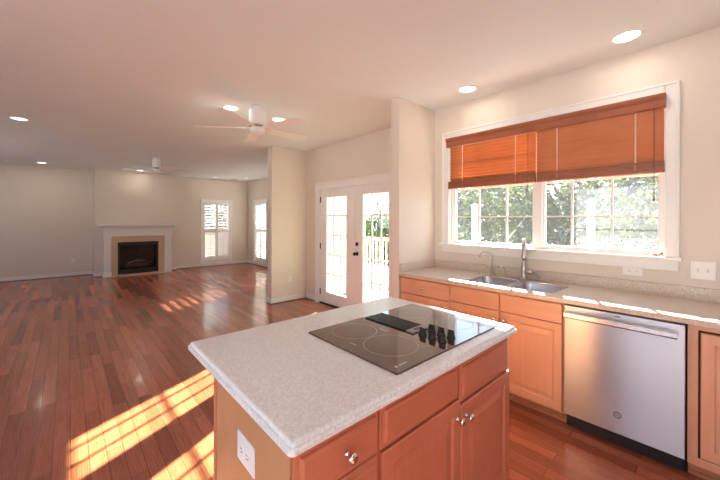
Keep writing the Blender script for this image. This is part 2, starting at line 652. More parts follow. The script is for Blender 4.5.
def baseboard(name, runs, label):
    """runs: (x0,y0,x1,y1,nx,ny) with the normal pointing into the room; white board and brown shoe"""
    w = MB()
    s = MB()
    for (x0, y0, x1, y1, nx, ny) in runs:
        def bb(t, z0, z1, m, bev):
            xs = sorted((x0, x1, x0 + nx * t, x1 + nx * t))
            ys = sorted((y0, y1, y0 + ny * t, y1 + ny * t))
            m.box(xs[0], xs[-1], ys[0], ys[-1], z0, z1, bev, 2)
        bb(0.014, 0, 0.095, w, 0.003)
        bb(0.026, 0, 0.018, s, 0.005)
    o = setting(name, w, TRIM, label, 'baseboard')
    O('shoe_moulding', s, SHOE, o)
    o.children[0]['label'] = 'brown wooden shoe strip'


baseboard('baseboard_back_left', [(-3.0, YL, 0.505, YL, 0, -1), (0.505, 10.47, 0.505, YL, -1, 0), (0.505, 10.47, 0.66, 10.47, 0, -1)], 'white baseboard under the plain wall left of the fireplace')
baseboard('baseboard_back', [(2.21, 10.47, 2.33, 10.47, 0, -1), (2.33, 10.47, 2.33, YB, 1, 0), (2.33, YB, FX, YB, 0, -1)], 'white baseboard right of the fireplace below the shutters')
baseboard('baseboard_right', [(FX, 5.27, FX, YB - 0.03, -1, 0)], 'white baseboard on the family room side wall')
baseboard('baseboard_divider', [(2.605, YP, DX - 0.03, YP, 0, -1), (2.605, YP - 0.01, 2.605, 5.28, -1, 0)], 'white baseboard around the foot of the divider wall')
baseboard('baseboard_patio', [(DX, 4.80, DX, YP - 0.03, -1, 0)], 'short white baseboard between patio doors and divider wall')
baseboard('baseboard_counter_end', [(2.556, YJ, 2.556, 2.322, -1, 0)], 'short white baseboard on the end wall beside the counter')


# ---- kitchen window
w1 = thing('window_1', 'wide white double kitchen window with grid bars above the sink', 'window', (3.25, 1.12, 1.195), kind='structure')
m = MB()
y0, y1, z0, z1 = KW
m.box(WX, 3.34, y0, y0 + 0.012, z0, z1)
m.box(WX, 3.34, y1 - 0.012, y1, z0, z1)
m.box(WX, 3.34, y0 + .012, y1 - .012, z1 - 0.012, z1)
m.box(3.215, 3.31, y0 + .012, 0.258, z0, z1 - .012)
m.box(3.215, 3.31, 1.98, y1 - .012, z0, z1 - .012)
m.box(3.215, 3.31, 1.060, 1.125, z0, z1 - .012)
m.box(3.215, 3.31, 0.258, 1.06, z0, 1.212)
m.box(3.215, 3.31, 1.125, 1.98, z0, 1.205)
O('window_frame', m, TRIM, w1)
for (a, b, zb, vb) in ((1.125, 1.98, 1.205, (1.682, 1.392)), (0.258, 1.06, 1.212, (0.829, 0.551))):
    m = MB()
    fr = 0.020
    m.box(3.232, 3.278, a, a + fr, zb, 2.358)
    m.box(3.232, 3.278, b - fr, b, zb, 2.358)
    m.box(3.232, 3.278, a + fr, b - fr, zb, zb + fr)
    m.box(3.232, 3.278, a + fr, b - fr, 2.338, 2.358)
    for y in vb:
        m.box(3.243, 3.267, y - .008, y + .008, zb + fr, 2.338)
    for z in (1.492, 1.800, 2.07):
        m.box(3.244, 3.266, a + fr, b - fr, z - .007, z + .007)
    s = O('sash', m, TRIM, w1)
    O('pane', MB().box(3.253, 3.257, a + fr, b - fr, zb + fr, 2.338), GLASS_K, s)
m = MB()
m.box(3.172, WX, 0.165, 0.235, 1.195, 2.44, .004)
m.box(3.172, WX, 2.010, 2.09, 1.195, 2.44, .004)
m.box(3.1725, WX, 0.236, 2.009, 2.365, 2.4395, .004)
m.box(3.166, WX + .001, 0.160, 0.180, 1.195, 2.4435, .003)
m.box(3.166, WX + .001, 2.075, 2.095, 1.195, 2.4435, .003)
m.box(3.1665, WX + .001, 0.1805, 2.0745, 2.425, 2.443, .003)
O('casing', m, TRIM, w1)
m = MB()
m.box(3.135, 3.24, 0.145, 2.115, 1.172, 1.197, .006)
m.box(3.170, WX, 0.165, 2.095, 1.100, 1.172, .004)
O('sill', m, TRIM, w1)
m = MB()
m.tube([(3.150, 0.31, 1.208), (3.150, 0.275, 1.206)], [0.007, 0.006], 8)
m.tube([(3.150, 0.275, 1.206), (3.152, 0.262, 1.212), (3.153, 0.25, 1.222)], 0.004, 8)
m.lathe([(0.006, 0), (0.007, .012), (0.0, .016)], (3.153, 0.25, 1.216), 'Z', 10)
tag(O('window_crank', m, pr('brown_crank', (0.22, 0.09, 0.06), 0.4)), 'small brown crank handle lying on the white kitchen window sill', 'handle')

# ---- wood blinds
BY = ((1.10, 2.012, 0.060), (0.234, 1.092, 0.030))
for bi, (a, b, gap) in enumerate(BY):
    lab = ('left cherry wood blind with light showing between its slats', 'right cherry wood blind with tightly closed slats')[bi]
    t = thing('wood_blind', lab, 'blind', (3.17, (a + b) / 2, 1.80), 'wood blinds on the kitchen window')
    m = MB()
    prof = [(3.205, 2.268), (3.150, 2.268), (3.146, 2.275), (3.146, 2.325), (3.138, 2.335), (3.132, 2.350), (3.132, 2.366), (3.205, 2.366)]
    m.prism(prof, 'Y', a - (0.004 if bi else 0.0), b + (0.006 if bi else 0.012))
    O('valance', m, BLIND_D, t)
    m = MB()
    n = 11
    top, bot = 2.262, 1.886
    sp = (top - bot) / n
    ang = math.radians(52 if bi == 0 else 70)
    for k in range(n):
        zc = top - sp * (k + .5)
        c = (3.182, (a + b) / 2, zc)
        m.box(3.182 - .024, 3.182 + .024, a + (.008 if bi else .001), b - (.002 if bi else .022), zc - .0016, zc + .0016, 0, 1,
              (c, Matrix.Rotation(ang, 3, 'Y')))
    O('slats', m, BLIND, t)
    m = MB().box(3.154, 3.206, a + .004, b - .006, 1.806, 1.832, .005)
    for k in range(7):                      # slats resting on the bottom rail
        zc = 1.8355 + .0078 * k
        c = (3.180, (a + b) / 2, zc)
        tilt = 0.0
        m.box(3.156, 3.204, a + .006, b - .008, zc - .0033, zc + .0033, 0, 1, (c, Matrix.Rotation((.03, -.02, .02)[k % 3], 3, 'Y') @ Matrix.Rotation((0.0025, -.001, .001)[k % 3], 3, 'X')))
    O('bottom_rail', m, BLIND_D, t)
    L_ = b - a
    for fq in (0.19, 0.80):
        m = MB()
        y = a + L_ * fq
        for dy in (-.0035, .0035):
            m.tube([(3.160, y + dy, 2.268), (3.160, y + dy, 1.90), (3.152, y + dy, 1.83)], 0.0007, 6)
        for k in range(n * 2):
            z = 2.26 - k * sp / 2
            m.box(3.155, 3.160, y - .004, y + .004, z - .009, z)  # cream dots paint the light showing through the slat route holes
        O('ladder_cord_light_dots', m, CORD, t)
    m = MB()
    y = a + .055
    for dy in (0, .006):
        m.tube([(3.148, y + dy, 2.268), (3.146, y + dy, 1.80), (3.146, y + dy, 1.62 if bi else 1.74)], 0.0013, 6)
    m.lathe([(0.002, 0), (0.006, .006), (0.004, .03), (0.0, .034)], (3.146, y + .003, 1.60 if bi else 1.72), 'Z', 10)
    O('pull_cord', m, CORD_D, t)

# ---- patio doors
m = MB()
for a, b in ((4.668, 4.79), (2.75, 2.872)):
    m.box(3.282, DX, a + (0.012 if a > 3 else 0), b, 0, 2.10, .004)
    m.box(3.274, DX, b - .022 if a > 3 else a, b if a > 3 else a + .022, 0, 2.10, .004)
m.box(3.2825, DX, 2.8725, 4.6795, 1.992, 2.0995, .004)
m.box(3.2745, DX + .001, 2.7725, 4.7675, 2.08, 2.105, .004)
m.box(DX, 3.45, 4.672, 4.685, 0, 1.998)
m.box(DX, 3.45, 2.855, 2.868, 0, 1.998)
m.box(DX, 3.45, 2.868, 4.672, 1.986, 1.998)
setting('trim_1', m, TRIM, 'white casing around the pair of patio doors', 'door frame')
setting('trim_2', MB().box(3.285, 3.46, 2.868, 4.672, 0, 0.022, .004), BRONZE, 'dark metal threshold under the patio doors', 'threshold')
for di, (a, b, g0, g1) in enumerate(((3.772, 4.668, 3.942, 4.502), (2.872, 3.764, 3.026, 3.582))):
    t = thing('door_%d' % (di + 1), ('white glazed patio door beside the divider wall, dark hinges showing', 'white glazed patio door with dark knob, half behind counter end wall')[di], 'door', (3.333, (a + b) / 2, 0.024), kind='structure')
    m = MB()
    x0, x1 = 3.311, 3.355
    zt, zb = 1.983, 0.026
    gz0, gz1 = 0.205, 1.86
    m.box(x0, x1, a, g0, zb, zt, .002, 1)
    m.box(x0, x1, g1, b, zb, zt, .002, 1)
    m.box(x0, x1, g0, g1, gz1, zt)
    m.box(x0, x1, g0, g1, zb, gz0)
    if di == 1:
        m.box(x0 - .004, x1 - .02, b - .004, b + .012, zb, zt)      # meeting strip
    O('door_leaf', m, TRIM, t)
    m = MB()
    for (u0, u1, w0, w1_) in ((g0 - .012, g0 + .014, gz0 - .012, gz1 + .012), (g1 - .014, g1 + .012, gz0 - .012, gz1 + .012)):
        m.box(x0 - .008, x1 + .008, u0, u1, w0, w1_, .003, 1)
    for (w0, w1_) in ((gz0 - .012, gz0 + .014), (gz1 - .014, gz1 + .012)):
        m.box(x0 - .008, x1 + .008, g0 + .014, g1 - .014, w0, w1_, .003, 1)
    for k in (1, 2):
        y = g0 + (g1 - g0) * k / 3
        m.box(3.322, 3.345, y - .009, y + .009, gz0 + .014, gz1 - .014)
    for k in range(1, 5):
        z = gz0 + (gz1 - gz0) * k / 5
        m.box(3.323, 3.344, g0 + .014, g1 - .014, z - .009, z + .009)
    gb = O('glazing_bars', m, TRIM, t)
    O('pane', MB().box(3.3315, 3.3345, g0 + .002, g1 - .002, gz0 + .002, gz1 - .002), GLASS_D, t)
    if di == 0:
        for z in (0.205, 1.0, 1.81):
            m = MB()
            m.box(3.300, 3.312, 4.662, 4.682, z - .05, z + .05)
            m.lathe([(0.007, -.052), (0.007, .052)], (3.304, 4.672, z), 'Z', 10)
            O('hinge', m, BRONZE, t)
    else:
        m = MB()
        m.lathe([(0.032, 0), (0.032, .006), (0.012, .010), (0.011, .035), (0.024, .042), (0.028, .055), (0.024, .068), (0, .072)], (3.311, 3.703, 0.935), '-X', 20)
        O('door_knob', m, BRONZE, t)
        m = MB()
        m.lathe([(0.030, 0), (0.030, .008), (0.024, .014), (0, .015)], (3.311, 3.703, 1.085), '-X', 20)
        m.box(3.28, 3.298, 3.698, 3.708, 1.068, 1.102, .002, 1)
        O('deadbolt', m, BRONZE, t)


# ---- family room windows and shutters, built facing -Y at the origin then turned
def shutter(label, group, loc, rz, lower=-62):
    w, z0, z1 = 0.40, 0.17, 2.02
    t = thing('plantation_shutter', label, 'shutter', (0, 0, 0), group)
    m = MB()
    m.box(-.48, -w, -.03, 0.0, 0.09, 2.10, .004, 1)
    m.box(w, .48, -.03, 0.0, 0.09, 2.10, .004, 1)
    m.box(-w, w, -.03, 0.0, z1, 2.10, .004, 1)
    m.box(-.50, .50, -.045, 0.0, 0.075, z0 - .02, .004, 1)
    O('frame', m, SHUT, t)
    for s in (-1, 1):
        a, b = (-w + .002, -.002) if s < 0 else (.002, w - .002)
        m = MB()
        st = .042
        m.box(a, a + st, -.014, .014, z0, z1 - .004, .003, 1)
        m.box(b - st, b, -.014, .014, z0, z1 - .004, .003, 1)
        for (q0, q1) in ((z0, z0 + .085), (1.085, 1.165), (z1 - .089, z1 - .004)):
            m.box(a + st, b - st, -.014, .014, q0, q1)
        pn = O('panel', m, SHUT, t)
        m = MB()
        for (q0, q1, ang) in ((z0 + .085, 1.085, lower), (1.165, z1 - .089, -26 if lower < -50 else (-34 if lower < -40 else -17))):
            n = 11 if q0 < 1 else 9
            sp = (q1 - q0) / n
            for k in range(n):
                zc = q0 + sp * (k + .5)
                m.box(a + st, b - st, -.043, .043, zc - .0045, zc + .0045, 0.003, 1, ((0, 0, zc), Matrix.Rotation(math.radians(ang), 3, 'X')))
        O('louvers', m, SHUT, pn)
        m = MB()
        c = (a + b) / 2
        m.box(c - .006, c + .006, -.05, -.042, z0 + .12, 1.05, .002, 1)
        m.box(c - .006, c + .006, -.055, -.047, 1.20, z1 - .12, .002, 1)
        O('tilt_rod', m, SHUT, pn)
    t.location = Vector(loc)
    t.rotation_euler = (0, 0, rz)
    return t


shutter('white plantation shutters on the end wall right of the fireplace', 'white plantation shutters', (3.52, YB - .001, 0), 0)
shutter('white plantation shutters on the side wall, partly behind the divider', 'white plantation shutters', (FX - .001, 9.65, 0), -PI / 2, -46)
shutter('white plantation shutters on the side wall nearer the patio, hidden by the divider', 'white plantation shutters', (FX - .001, 7.76, 0), -PI / 2, -14)


def simple_window(name, axis, p, a0, a1, z0, z1, label):
    t = thing(name, label, 'window', (p, (a0 + a1) / 2, z0) if axis == 'X' else ((a0 + a1) / 2, p, z0), kind='structure')

    def bx(m, u0, u1, d0, d1, w0, w1):
        if axis == 'X':
            m.box(p + d0, p + d1, u0, u1, w0, w1)
        else:
            m.box(u0, u1, p + d0, p + d1, w0, w1)
    m = MB()
    f = .04
    bx(m, a0, a0 + f, -.03, .03, z0, z1)
    bx(m, a1 - f, a1, -.03, .03, z0, z1)
    bx(m, a0 + f, a1 - f, -.03, .03, z0, z0 + f)
    bx(m, a0 + f, a1 - f, -.03, .03, z1 - f, z1)
    zm = (z0 + z1) / 2
    bx(m, a0 + f, a1 - f, -.025, .025, zm - .02, zm + .02)
    O('window_frame', m, TRIM, t)
    m = MB()
    bx(m, a0 + f, a1 - f, -.002, .002, z0 + f, zm - .02)
    bx(m, a0 + f, a1 - f, -.002, .002, zm + .02, z1 - f)
    O('pane', m, GLASS, t)


simple_window('window_2', 'Y', 10.75, *BW, 'tall window behind the shutters on the fireplace wall')
simple_window('window_3', 'X', 4.65, *RW1, 'tall window behind the side wall shutters')
simple_window('window_4', 'X', 4.65, *RW2, 'tall window behind the shutters hidden by the divider')
simple_window('added_window_6', 'X', -3.08, *LW1, 'unseen wide window added in the left wall to light the kitchen end')  # added out of view as a daylight source for the kitchen
simple_window('added_window_7', 'X', -3.08, *LW2, 'unseen wide window added in the left wall to light the family room')  # added out of view to brighten the family room
simple_window('added_window_5', 'Y', -3.08, *RWN, 'unseen wide window added in the rear wall to light the kitchen')  # added behind the camera to light faces turned that way

# ------------------------------------------------------------------ outside
setting('deck', MB().box(3.46, 7.2, 0.8, 4.98, -0.12, -0.02), DECKM, 'pale weathered deck outside the patio doors', 'deck')
o = bpy.data.objects['deck']
o['label'] = 'pale weathered wooden deck outside the patio doors'
dk = MB()
dk.box(4.72, 7.2, 4.98, 13.0, -0.12, -0.02)
setting('deck_extension', dk, DECKM, 'sunlit deck stretch beyond the house corner seen through patio door', 'deck')
m = MB()
for k in range(27):                       # lapped siding boards
    z = -0.3 + k * 0.115
    m.prism([(5.124, z), (5.098, z), (5.112, z + .115), (5.124, z + .115)], 'X', 3.452, 4.72)
for k in range(27):
    z = -0.3 + k * 0.115
    if z > 0.0 and z < 2.1:
        continue
    m.prism([(4.70, z), (4.726, z), (4.712, z + .115), (4.70, z + .115)], 'Y', 5.10, 10.8)
setting('wall_siding', m, SIDE, 'pale grey lapped house siding seen through the left patio door', 'wall')
setting('ground', MB().box(-40, 90, -60, 90, -1.7, -1.5), LAWN, 'dry tan lawn falling away below the deck', 'ground')

hm = MB()
rnd = random.Random(5)
row0, row1, row2 = [], [], []
for k in range(40):
    y = -70 + k * 5.0
    h = (6.6 if y < 38 else 6.6 - min(4.6, (y - 38) * .3)) + rnd.uniform(-.7, .7)
    row0.append(Vector((54, y, -1.6)))
    row1.append(Vector((58 + rnd.uniform(-1.5, 1.5), y, h * .75)))
    row2.append(Vector((66 + rnd.uniform(-1.5, 1.5), y, h)))
bmh = hm.bm
R3 = [[bmh.verts.new(v) for v in r] for r in (row0, row1, row2, [Vector((92, v.y, -1.6)) for v in row0])]
for i in range(3):
    for k in range(39):
        bmh.faces.new((R3[i][k], R3[i][k + 1], R3[i + 1][k + 1], R3[i + 1][k]))
setting('hills', hm, paint('hazy_wooded_hill', (0.15, 0.18, 0.185), rough=0.9, var=0.35, bump=0.0), 'hazy grey green wooded hills far behind the trees', 'hill')
tr = MB()
tr.box(-32, -3.16, -32, 30, -0.25, -0.12)
tr.box(-3.16, 3.34, -32, -3.16, -0.25, -0.12)
setting('bounce_ground', tr, pr('pale_bounce_ground', (0.76, 0.74, 0.70), 0.85), 'unseen pale ground added to bounce light in through rear and left windows', 'bounce_ground')  # added pale surface, reflects light up onto the ceiling

t = thing('deck_railing', 'white baluster railing along the deck edge beyond patio doors', 'railing', (6.62, 7.2, -0.02))
RX = 6.62
O('top_rail', MB().box(RX - .06, RX + .06, 1.7, 12.9, 0.885, 0.92, .005), RAILM, t)
O('bottom_rail', MB().box(RX - .02, RX + .02, 1.7, 12.9, 0.08, 0.15, .004), RAILM, t)
for y in (1.75, 3.6, 5.45, 7.3, 9.15, 11.0, 12.85):
    O('post', MB().box(RX - .045, RX + .045, y - .045, y + .045, -0.02, 1.0, .006), RAILM, t)
for k in range(84):
    y = 1.88 + k * .13
    if min(abs(y - q) for q in (1.75, 3.6, 5.45, 7.3, 9.15, 11.0, 12.85)) < .07:
        continue
    O('baluster', MB().box(RX - .016, RX + .016, y - .016, y + .016, 0.15, 0.885), RAILM, t)


for (py, lab) in ((3.2, 'pale square post on the deck outside the left half of the kitchen window'), (1.28, 'pale square post on the deck outside the right half of the kitchen window')):
    m = MB()
    m.box(5.955, 6.045, py - .045, py + .045, -0.02, 1.74, .004, 1)
    m.box(5.94, 6.06, py - .06, py + .06, 1.74, 1.765, .004, 1)
    m.loft([[Vector((6 + sx * q, py + sy * q, z)) for sx, sy in ((-1, -1), (1, -1), (1, 1), (-1, 1))] for q, z in ((.05, 1.765), (.01, 1.80))])
    tag(O('deck_post', m, SIDE), lab, 'post', 'posts on the deck')


def crown(seed, rx, rz, n, size):
    """leaves scattered in clumps, around the origin"""
    rnd = random.Random(seed)
    b = MB()
    bm = b.bm
    cl = []
    while len(cl) < 34:
        p = Vector((rnd.uniform(-1, 1), rnd.uniform(-1, 1), rnd.uniform(-1, 1)))
        if p.length < 1:
            cl.append(Vector((p.x * rx, p.y * rx, p.z * rz)))
    for k in range(n):
        c = rnd.choice(cl) + Vector((rnd.uniform(-.3, .3) * rx, rnd.uniform(-.3, .3) * rx, rnd.uniform(-.25, .25) * rz))
        s = size * rnd.uniform(.6, 1.3)
        R = Matrix.Rotation(rnd.uniform(0, 2 * PI), 3, 'Z') @ Matrix.Rotation(rnd.uniform(-1.2, 1.2), 3, 'X') @ Matrix.Rotation(rnd.uniform(-1.2, 1.2), 3, 'Y')
        q = [(0, -1, 0), (.5, -.1, .12), (0, 1, 0), (-.5, -.1, .12)]
        vs = [bm.verts.new(c + R @ (Vector(v) * s)) for v in q]
        bm.faces.new((vs[0], vs[1], vs[2]))
        bm.faces.new((vs[0], vs[2], vs[3]))
    return b


CR = []
for seed, rx, rz, n, size, mat in ((1, 1.5, 2.1, 5200, .085, LEAF_A), (2, 1.7, 1.9, 5200, .09, LEAF_B), (3, 1.3, 2.3, 4600, .08, LEAF_A)):
    t = thing('leafy_tree', 'x', 'tree', (0, 0, 0), 'trees beyond the deck and lawn')
    o = O('crown', crown(seed, rx, rz, n, size), mat, t)
    m = MB()
    m.tube([(0, 0, -3.2), (.05, .02, -2), (-.03, .05, -1), (.04, 0, .2), (0, .03, 1.4)], [.10, .085, .075, .06, .03], 8)
    for a in range(5):
        an = a * 1.3
        m.tube([(0, 0, -1.0 + .4 * a), (.5 * math.cos(an), .5 * math.sin(an), -.5 + .4 * a), (1.0 * math.cos(an), 1.0 * math.sin(an), .1 + .4 * a)], [.035, .022, .01], 6)
    O('trunk', m, BARK, t)
    CR.append(t)
TREES = [  # variant, x, y, z, turn, scale
    (0, 8.9, 0.5, 0.9, 0.3, 0.95, 'bright green tree outside the right half of the kitchen window'),
    (2, 9.2, 4.3, 0.7, 1.9, 1.0, 'bright green tree outside the left half of the kitchen window'),
    (1, 13.4, -1.2, 1.9, 4.0, 1.15, None), (0, 13.6, 3.6, 1.9, 5.0, 1.2, None), (1, 13.8, 8.3, 1.7, 0.9, 1.15, None),
    (1, 18.5, 2.0, 2.4, 2.0, 1.5, None), (2, 18.7, 7.6, 2.3, 4.4, 1.5, None),
    (0, 13.5, 13.4, -0.1, 2.2, 1.0, 'bright tree beyond the deck railing seen through patio door'),
    (2, 10.0, 16.0, 0.0, 1.2, 1.0, 'tall light tree behind the railing seen through patio door'),
    (1, 19.0, 18.5, 0.2, 2.9, 1.4, 'grey green tree far beyond the deck railing'),
    (1, 7.6, 20.5, 1.4, .4, 1.1, 'grey green tree behind the fireplace wall shutters'),
    (0, 3.0, 19.5, 1.4, 1.4, 1.1, 'bright tree behind the fireplace wall shutters'),
]
first = [True, True, True]
for (v, x, y, z, rz, s, lab) in TREES:
    o = CR[v] if first[v] else copy_tree(CR[v])
    first[v] = False
    o.location = (x, y, z)
    o.rotation_euler = (0, 0, rz)
    o.scale = (s, s, s)
    o['label'] = lab or 'leafy tree in the back row filling the kitchen window view'
    if not lab:
        o['group'] = 'back row of trees behind the kitchen window'


# ------------------------------------------------------------------ fireplace
t = thing('fireplace', 'white mantel fireplace with beige tile and black glass firebox', 'fireplace', (1.41, 10.47, 0))
YF = 10.25
m = MB()
for (a, b) in ((0.70, 0.83), (2.0, 2.13)):
    pass
MB_L, MB_R = 0.675, 2.165


def pil(a, b):
    m = MB()
    m.box(a, b, YF, 10.47, 0.0, 1.02, .004, 1)
    m.box(a - .008, b + .008, YF - .012, 10.47, 0, 0.12, .004, 1)
    m.box(a - .008, b + .008, YF - .012, 10.47, 0.965, 1.02, .004, 1)
    m.box(a + .03, b - .03, YF - .008, YF + .01, 0.15, 0.93, .003, 1)
    return m


O('pilaster', pil(MB_L, 0.825), TRIM, t)
O('pilaster', pil(2.005, MB_R), TRIM, t)
m = MB()
m.box(MB_L - .01, MB_R + .01, YF - .006, 10.47, 1.02, 1.185, .004, 1)
m.box(0.825, 2.005, YF - .018, YF, 1.02, 1.045, .004, 1)
prof = [(10.47, 1.185), (YF - .006, 1.185), (YF - .02, 1.20), (YF - .03, 1.235), (YF - .075, 1.27), (YF - .085, 1.285), (10.47, 1.285)]
m.prism(prof, 'X', MB_L - .05, MB_R + .05)
O('frieze', m, TRIM, t)
O('mantel_shelf', MB().box(0.555, 2.285, YF - .12, 10.47, 1.285, 1.335, .01, 2), TRIM, t)
m = MB()
m.box(0.825, 0.96, YF + .03, 10.47, 0, 1.02)
m.box(1.86, 2.005, YF + .03, 10.47, 0, 1.02)
m.box(0.96, 1.86, YF + .03, 10.47, 0.87, 1.02)
m.box(0.96, 1.86, YF + .03, 10.47, 0.0, 0.035)
sur = O('tile_surround', m, TILE, t)
O('hearth_tile', MB().box(0.675, 2.165, 10.09, YF, 0.001, 0.012, .003, 1), TILE, t)
m = MB()
f = .045
m.box(0.962, 0.962 + f, YF + .015, YF + .05, 0.037, 0.868, .003, 1)
m.box(1.858 - f, 1.858, YF + .015, YF + .05, 0.037, 0.868, .003, 1)
m.box(0.962 + f, 1.858 - f, YF + .015, YF + .05, 0.775, 0.868, .003, 1)
m.box(0.962 + f, 1.858 - f, YF + .015, YF + .05, 0.037, 0.15, .003, 1)
for k in range(4):
    m.box(1.02, 1.80, YF + .008, YF + .018, 0.055 + .022 * k, 0.064 + .022 * k)
for k in range(3):
    m.box(1.02, 1.80, YF + .008, YF + .018, 0.79 + .022 * k, 0.799 + .022 * k)
fb = O('firebox', m, BLACKM, t)
m = MB()
m.box(1.0, 1.82, 10.455, 10.468, .1, .85)
m.box(0.99, 1.0, YF + .05, 10.468, .1, .85)
m.box(1.82, 1.83, YF + .05, 10.468, .1, .85)
m.box(1.0, 1.82, YF + .05, 10.468, .1, .15)
m.box(1.0, 1.82, YF + .05, 10.468, .78, .85)
O('liner', m, FIREBOX, fb)
O('glass_front', MB().box(1.007, 1.813, YF + .03, YF + .034, 0.15, 0.775), FIREGLASS, fb)
for (p, q, r) in (((1.12, 10.37, .22), (1.70, 10.40, .25), .045), ((1.18, 10.34, .30), (1.58, 10.42, .33), .038), ((1.35, 10.42, .36), (1.74, 10.35, .30), .035)):
    m = MB()
    P, Q = Vector(p), Vector(q)
    m.tube([P, P.lerp(Q, .3) + Vector((0, 0, .012)), P.lerp(Q, .65) - Vector((0, 0, .008)), Q], [r * .85, r, r * .92, r * .8], 10)
    O('gas_log', m, LOGM, fb)

# ------------------------------------------------------------------ cabinets
SLAB = [(0, 0), (0, .016), (.003, .0195), (.006, .020)]
STEP = [(0, 0), (0, .008), (.003, .011), (.015, .011), (.018, .017), (.025, .020)]
RAISED = [(0, 0), (0, .016), (.004, .020), (.052, .020), (.058, .011), (.066, .010), (.100, .017), (.104, .017)]


def knob(p, axis):
    return MB().lathe([(0.010, 0), (0.010, .002), (0.0055, .005), (0.005, .014), (0.010, .019), (0.0155, .024), (0.016, .028), (0.012, .032), (0, .034)], p, axis, 18)


# ---- sink-wall run, fronts facing -X
XF = 2.573
MX = lambda u, v, w: Vector((XF + .020 - w, u, v))
XB = XF + .020


def run_body(a, b):
    m = MB()
    m.box(XB, 3.17, a, b, 0.092, 0.878)
    return m


def run_kick(a, b):
    m = MB()
    m.box(2.668, 3.17, a, b, 0.0, 0.092)
    m.box(2.655, 2.668, a, b, 0.0, 0.024, .004, 1)
    return m


G = 'maple base cabinets along the sink wall'
t = thing('base_cabinet', 'maple base cabinet with one drawer beside the counter end wall', 'cabinet', (2.87, 1.90, 0), G)
O('body', run_body(1.607, YJ - .002), MAPLE, t)
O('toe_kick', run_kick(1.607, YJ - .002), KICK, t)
d = O('drawer', MB().panel(MX, 1.622, 2.190, 0.712, 0.862, SLAB), MAPLE_H, t)
O('knob', knob(MX(1.905, .787, .020), '-X'), CHROME, d)
d = O('door', MB().panel(MX, 1.622, 2.190, 0.108, 0.707, RAISED), MAPLE, t)
O('knob', knob(MX(1.655, .655, .020), '-X'), CHROME, d)

t = thing('sink_base_cabinet', 'maple double-door cabinet below the sink beside the dishwasher', 'cabinet', (2.87, 1.155, 0), G)
m = MB()
m.box(XB, XB + .02, 0.706, 1.605, 0.092, 0.878)
m.box(XB + .02, 3.17, 0.706, 0.722, 0.092, 0.878)
m.box(XB + .02, 3.17, 1.589, 1.605, 0.092, 0.878)
m.box(XB + .02, 3.17, 0.722, 1.589, 0.092, 0.11)
m.box(3.16, 3.17, 0.722, 1.589, 0.11, 0.878)
O('body', m, MAPLE, t)
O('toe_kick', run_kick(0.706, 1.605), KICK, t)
for a, b in ((1.164, 1.600), (0.716, 1.153)):
    O('false_drawer_front', MB().panel(MX, a, b, 0.727, 0.864, SLAB), MAPLE_H, t)
    d = O('door', MB().panel(MX, a, b, 0.108, 0.722, RAISED), MAPLE, t)
    O('knob', knob(MX(a + .035 if a > 1.16 else b - .035, .660, .020), '-X'), CHROME, d)

t = thing('end_cabinet', 'maple cabinet with full-height door right of the dishwasher', 'cabinet', (2.87, -0.30, 0), G)
O('body', run_body(-0.65, 0.097), MAPLE, t)
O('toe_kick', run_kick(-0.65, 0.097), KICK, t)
m = MB()
m.panel(MX, -0.60, 0.046, 0.150, 0.838, RAISED)
d = O('door', m, MAPLE, t)
O('knob', knob(MX(-.56, .74, .020), '-X'), CHROME, d)
m = MB()
m.box(XB - .002, XB + .002, -0.61, 0.056, 0.140, 0.848)
O('door_gap_shade', m, GAPM, t)  # dark sheet paints the shade in the gap around the door

# ---- worktop of the sink run with the sink cut-out
SX0, SX1, SY0, SY1 = 2.665, 3.035, 0.80, 1.515
m = MB()
m.box(2.553, SX0, -1.2, YJ - .001, 0.879, 0.914, .005, 2)
m.box(SX0 - .006, 3.171, -1.2, SY0, 0.880, 0.914)
m.box(SX0 - .006, 3.171, SY1, YJ - .001, 0.880, 0.914)
m.box(SX1, 3.171, SY0, SY1, 0.880, 0.914)
wt_ = tag(O('countertop', m, BEIGE), 'long beige speckled stone countertop holding the steel sink', 'countertop')
m = MB()
m.box(3.171, WX - .001, -1.2, YJ - .001, 0.880, 1.002, .003, 1)
m.box(2.575, 3.171, YJ - .020, YJ - .001, 0.9142, 1.002, .003, 1)
O('backsplash', m, BEIGE, wt_)


def rrect(x0, x1, y0, y1, z, r, n=6):
    pts = []
    for (cx, cy, a0) in ((x1 - r, y1 - r, 0), (x0 + r, y1 - r, PI / 2), (x0 + r, y0 + r, PI), (x1 - r, y0 + r, 1.5 * PI)):
        for k in range(n + 1):
            a = a0 + PI / 2 * k / n
            pts.append(Vector((cx + r * math.cos(a), cy + r * math.sin(a), z)))
    return pts


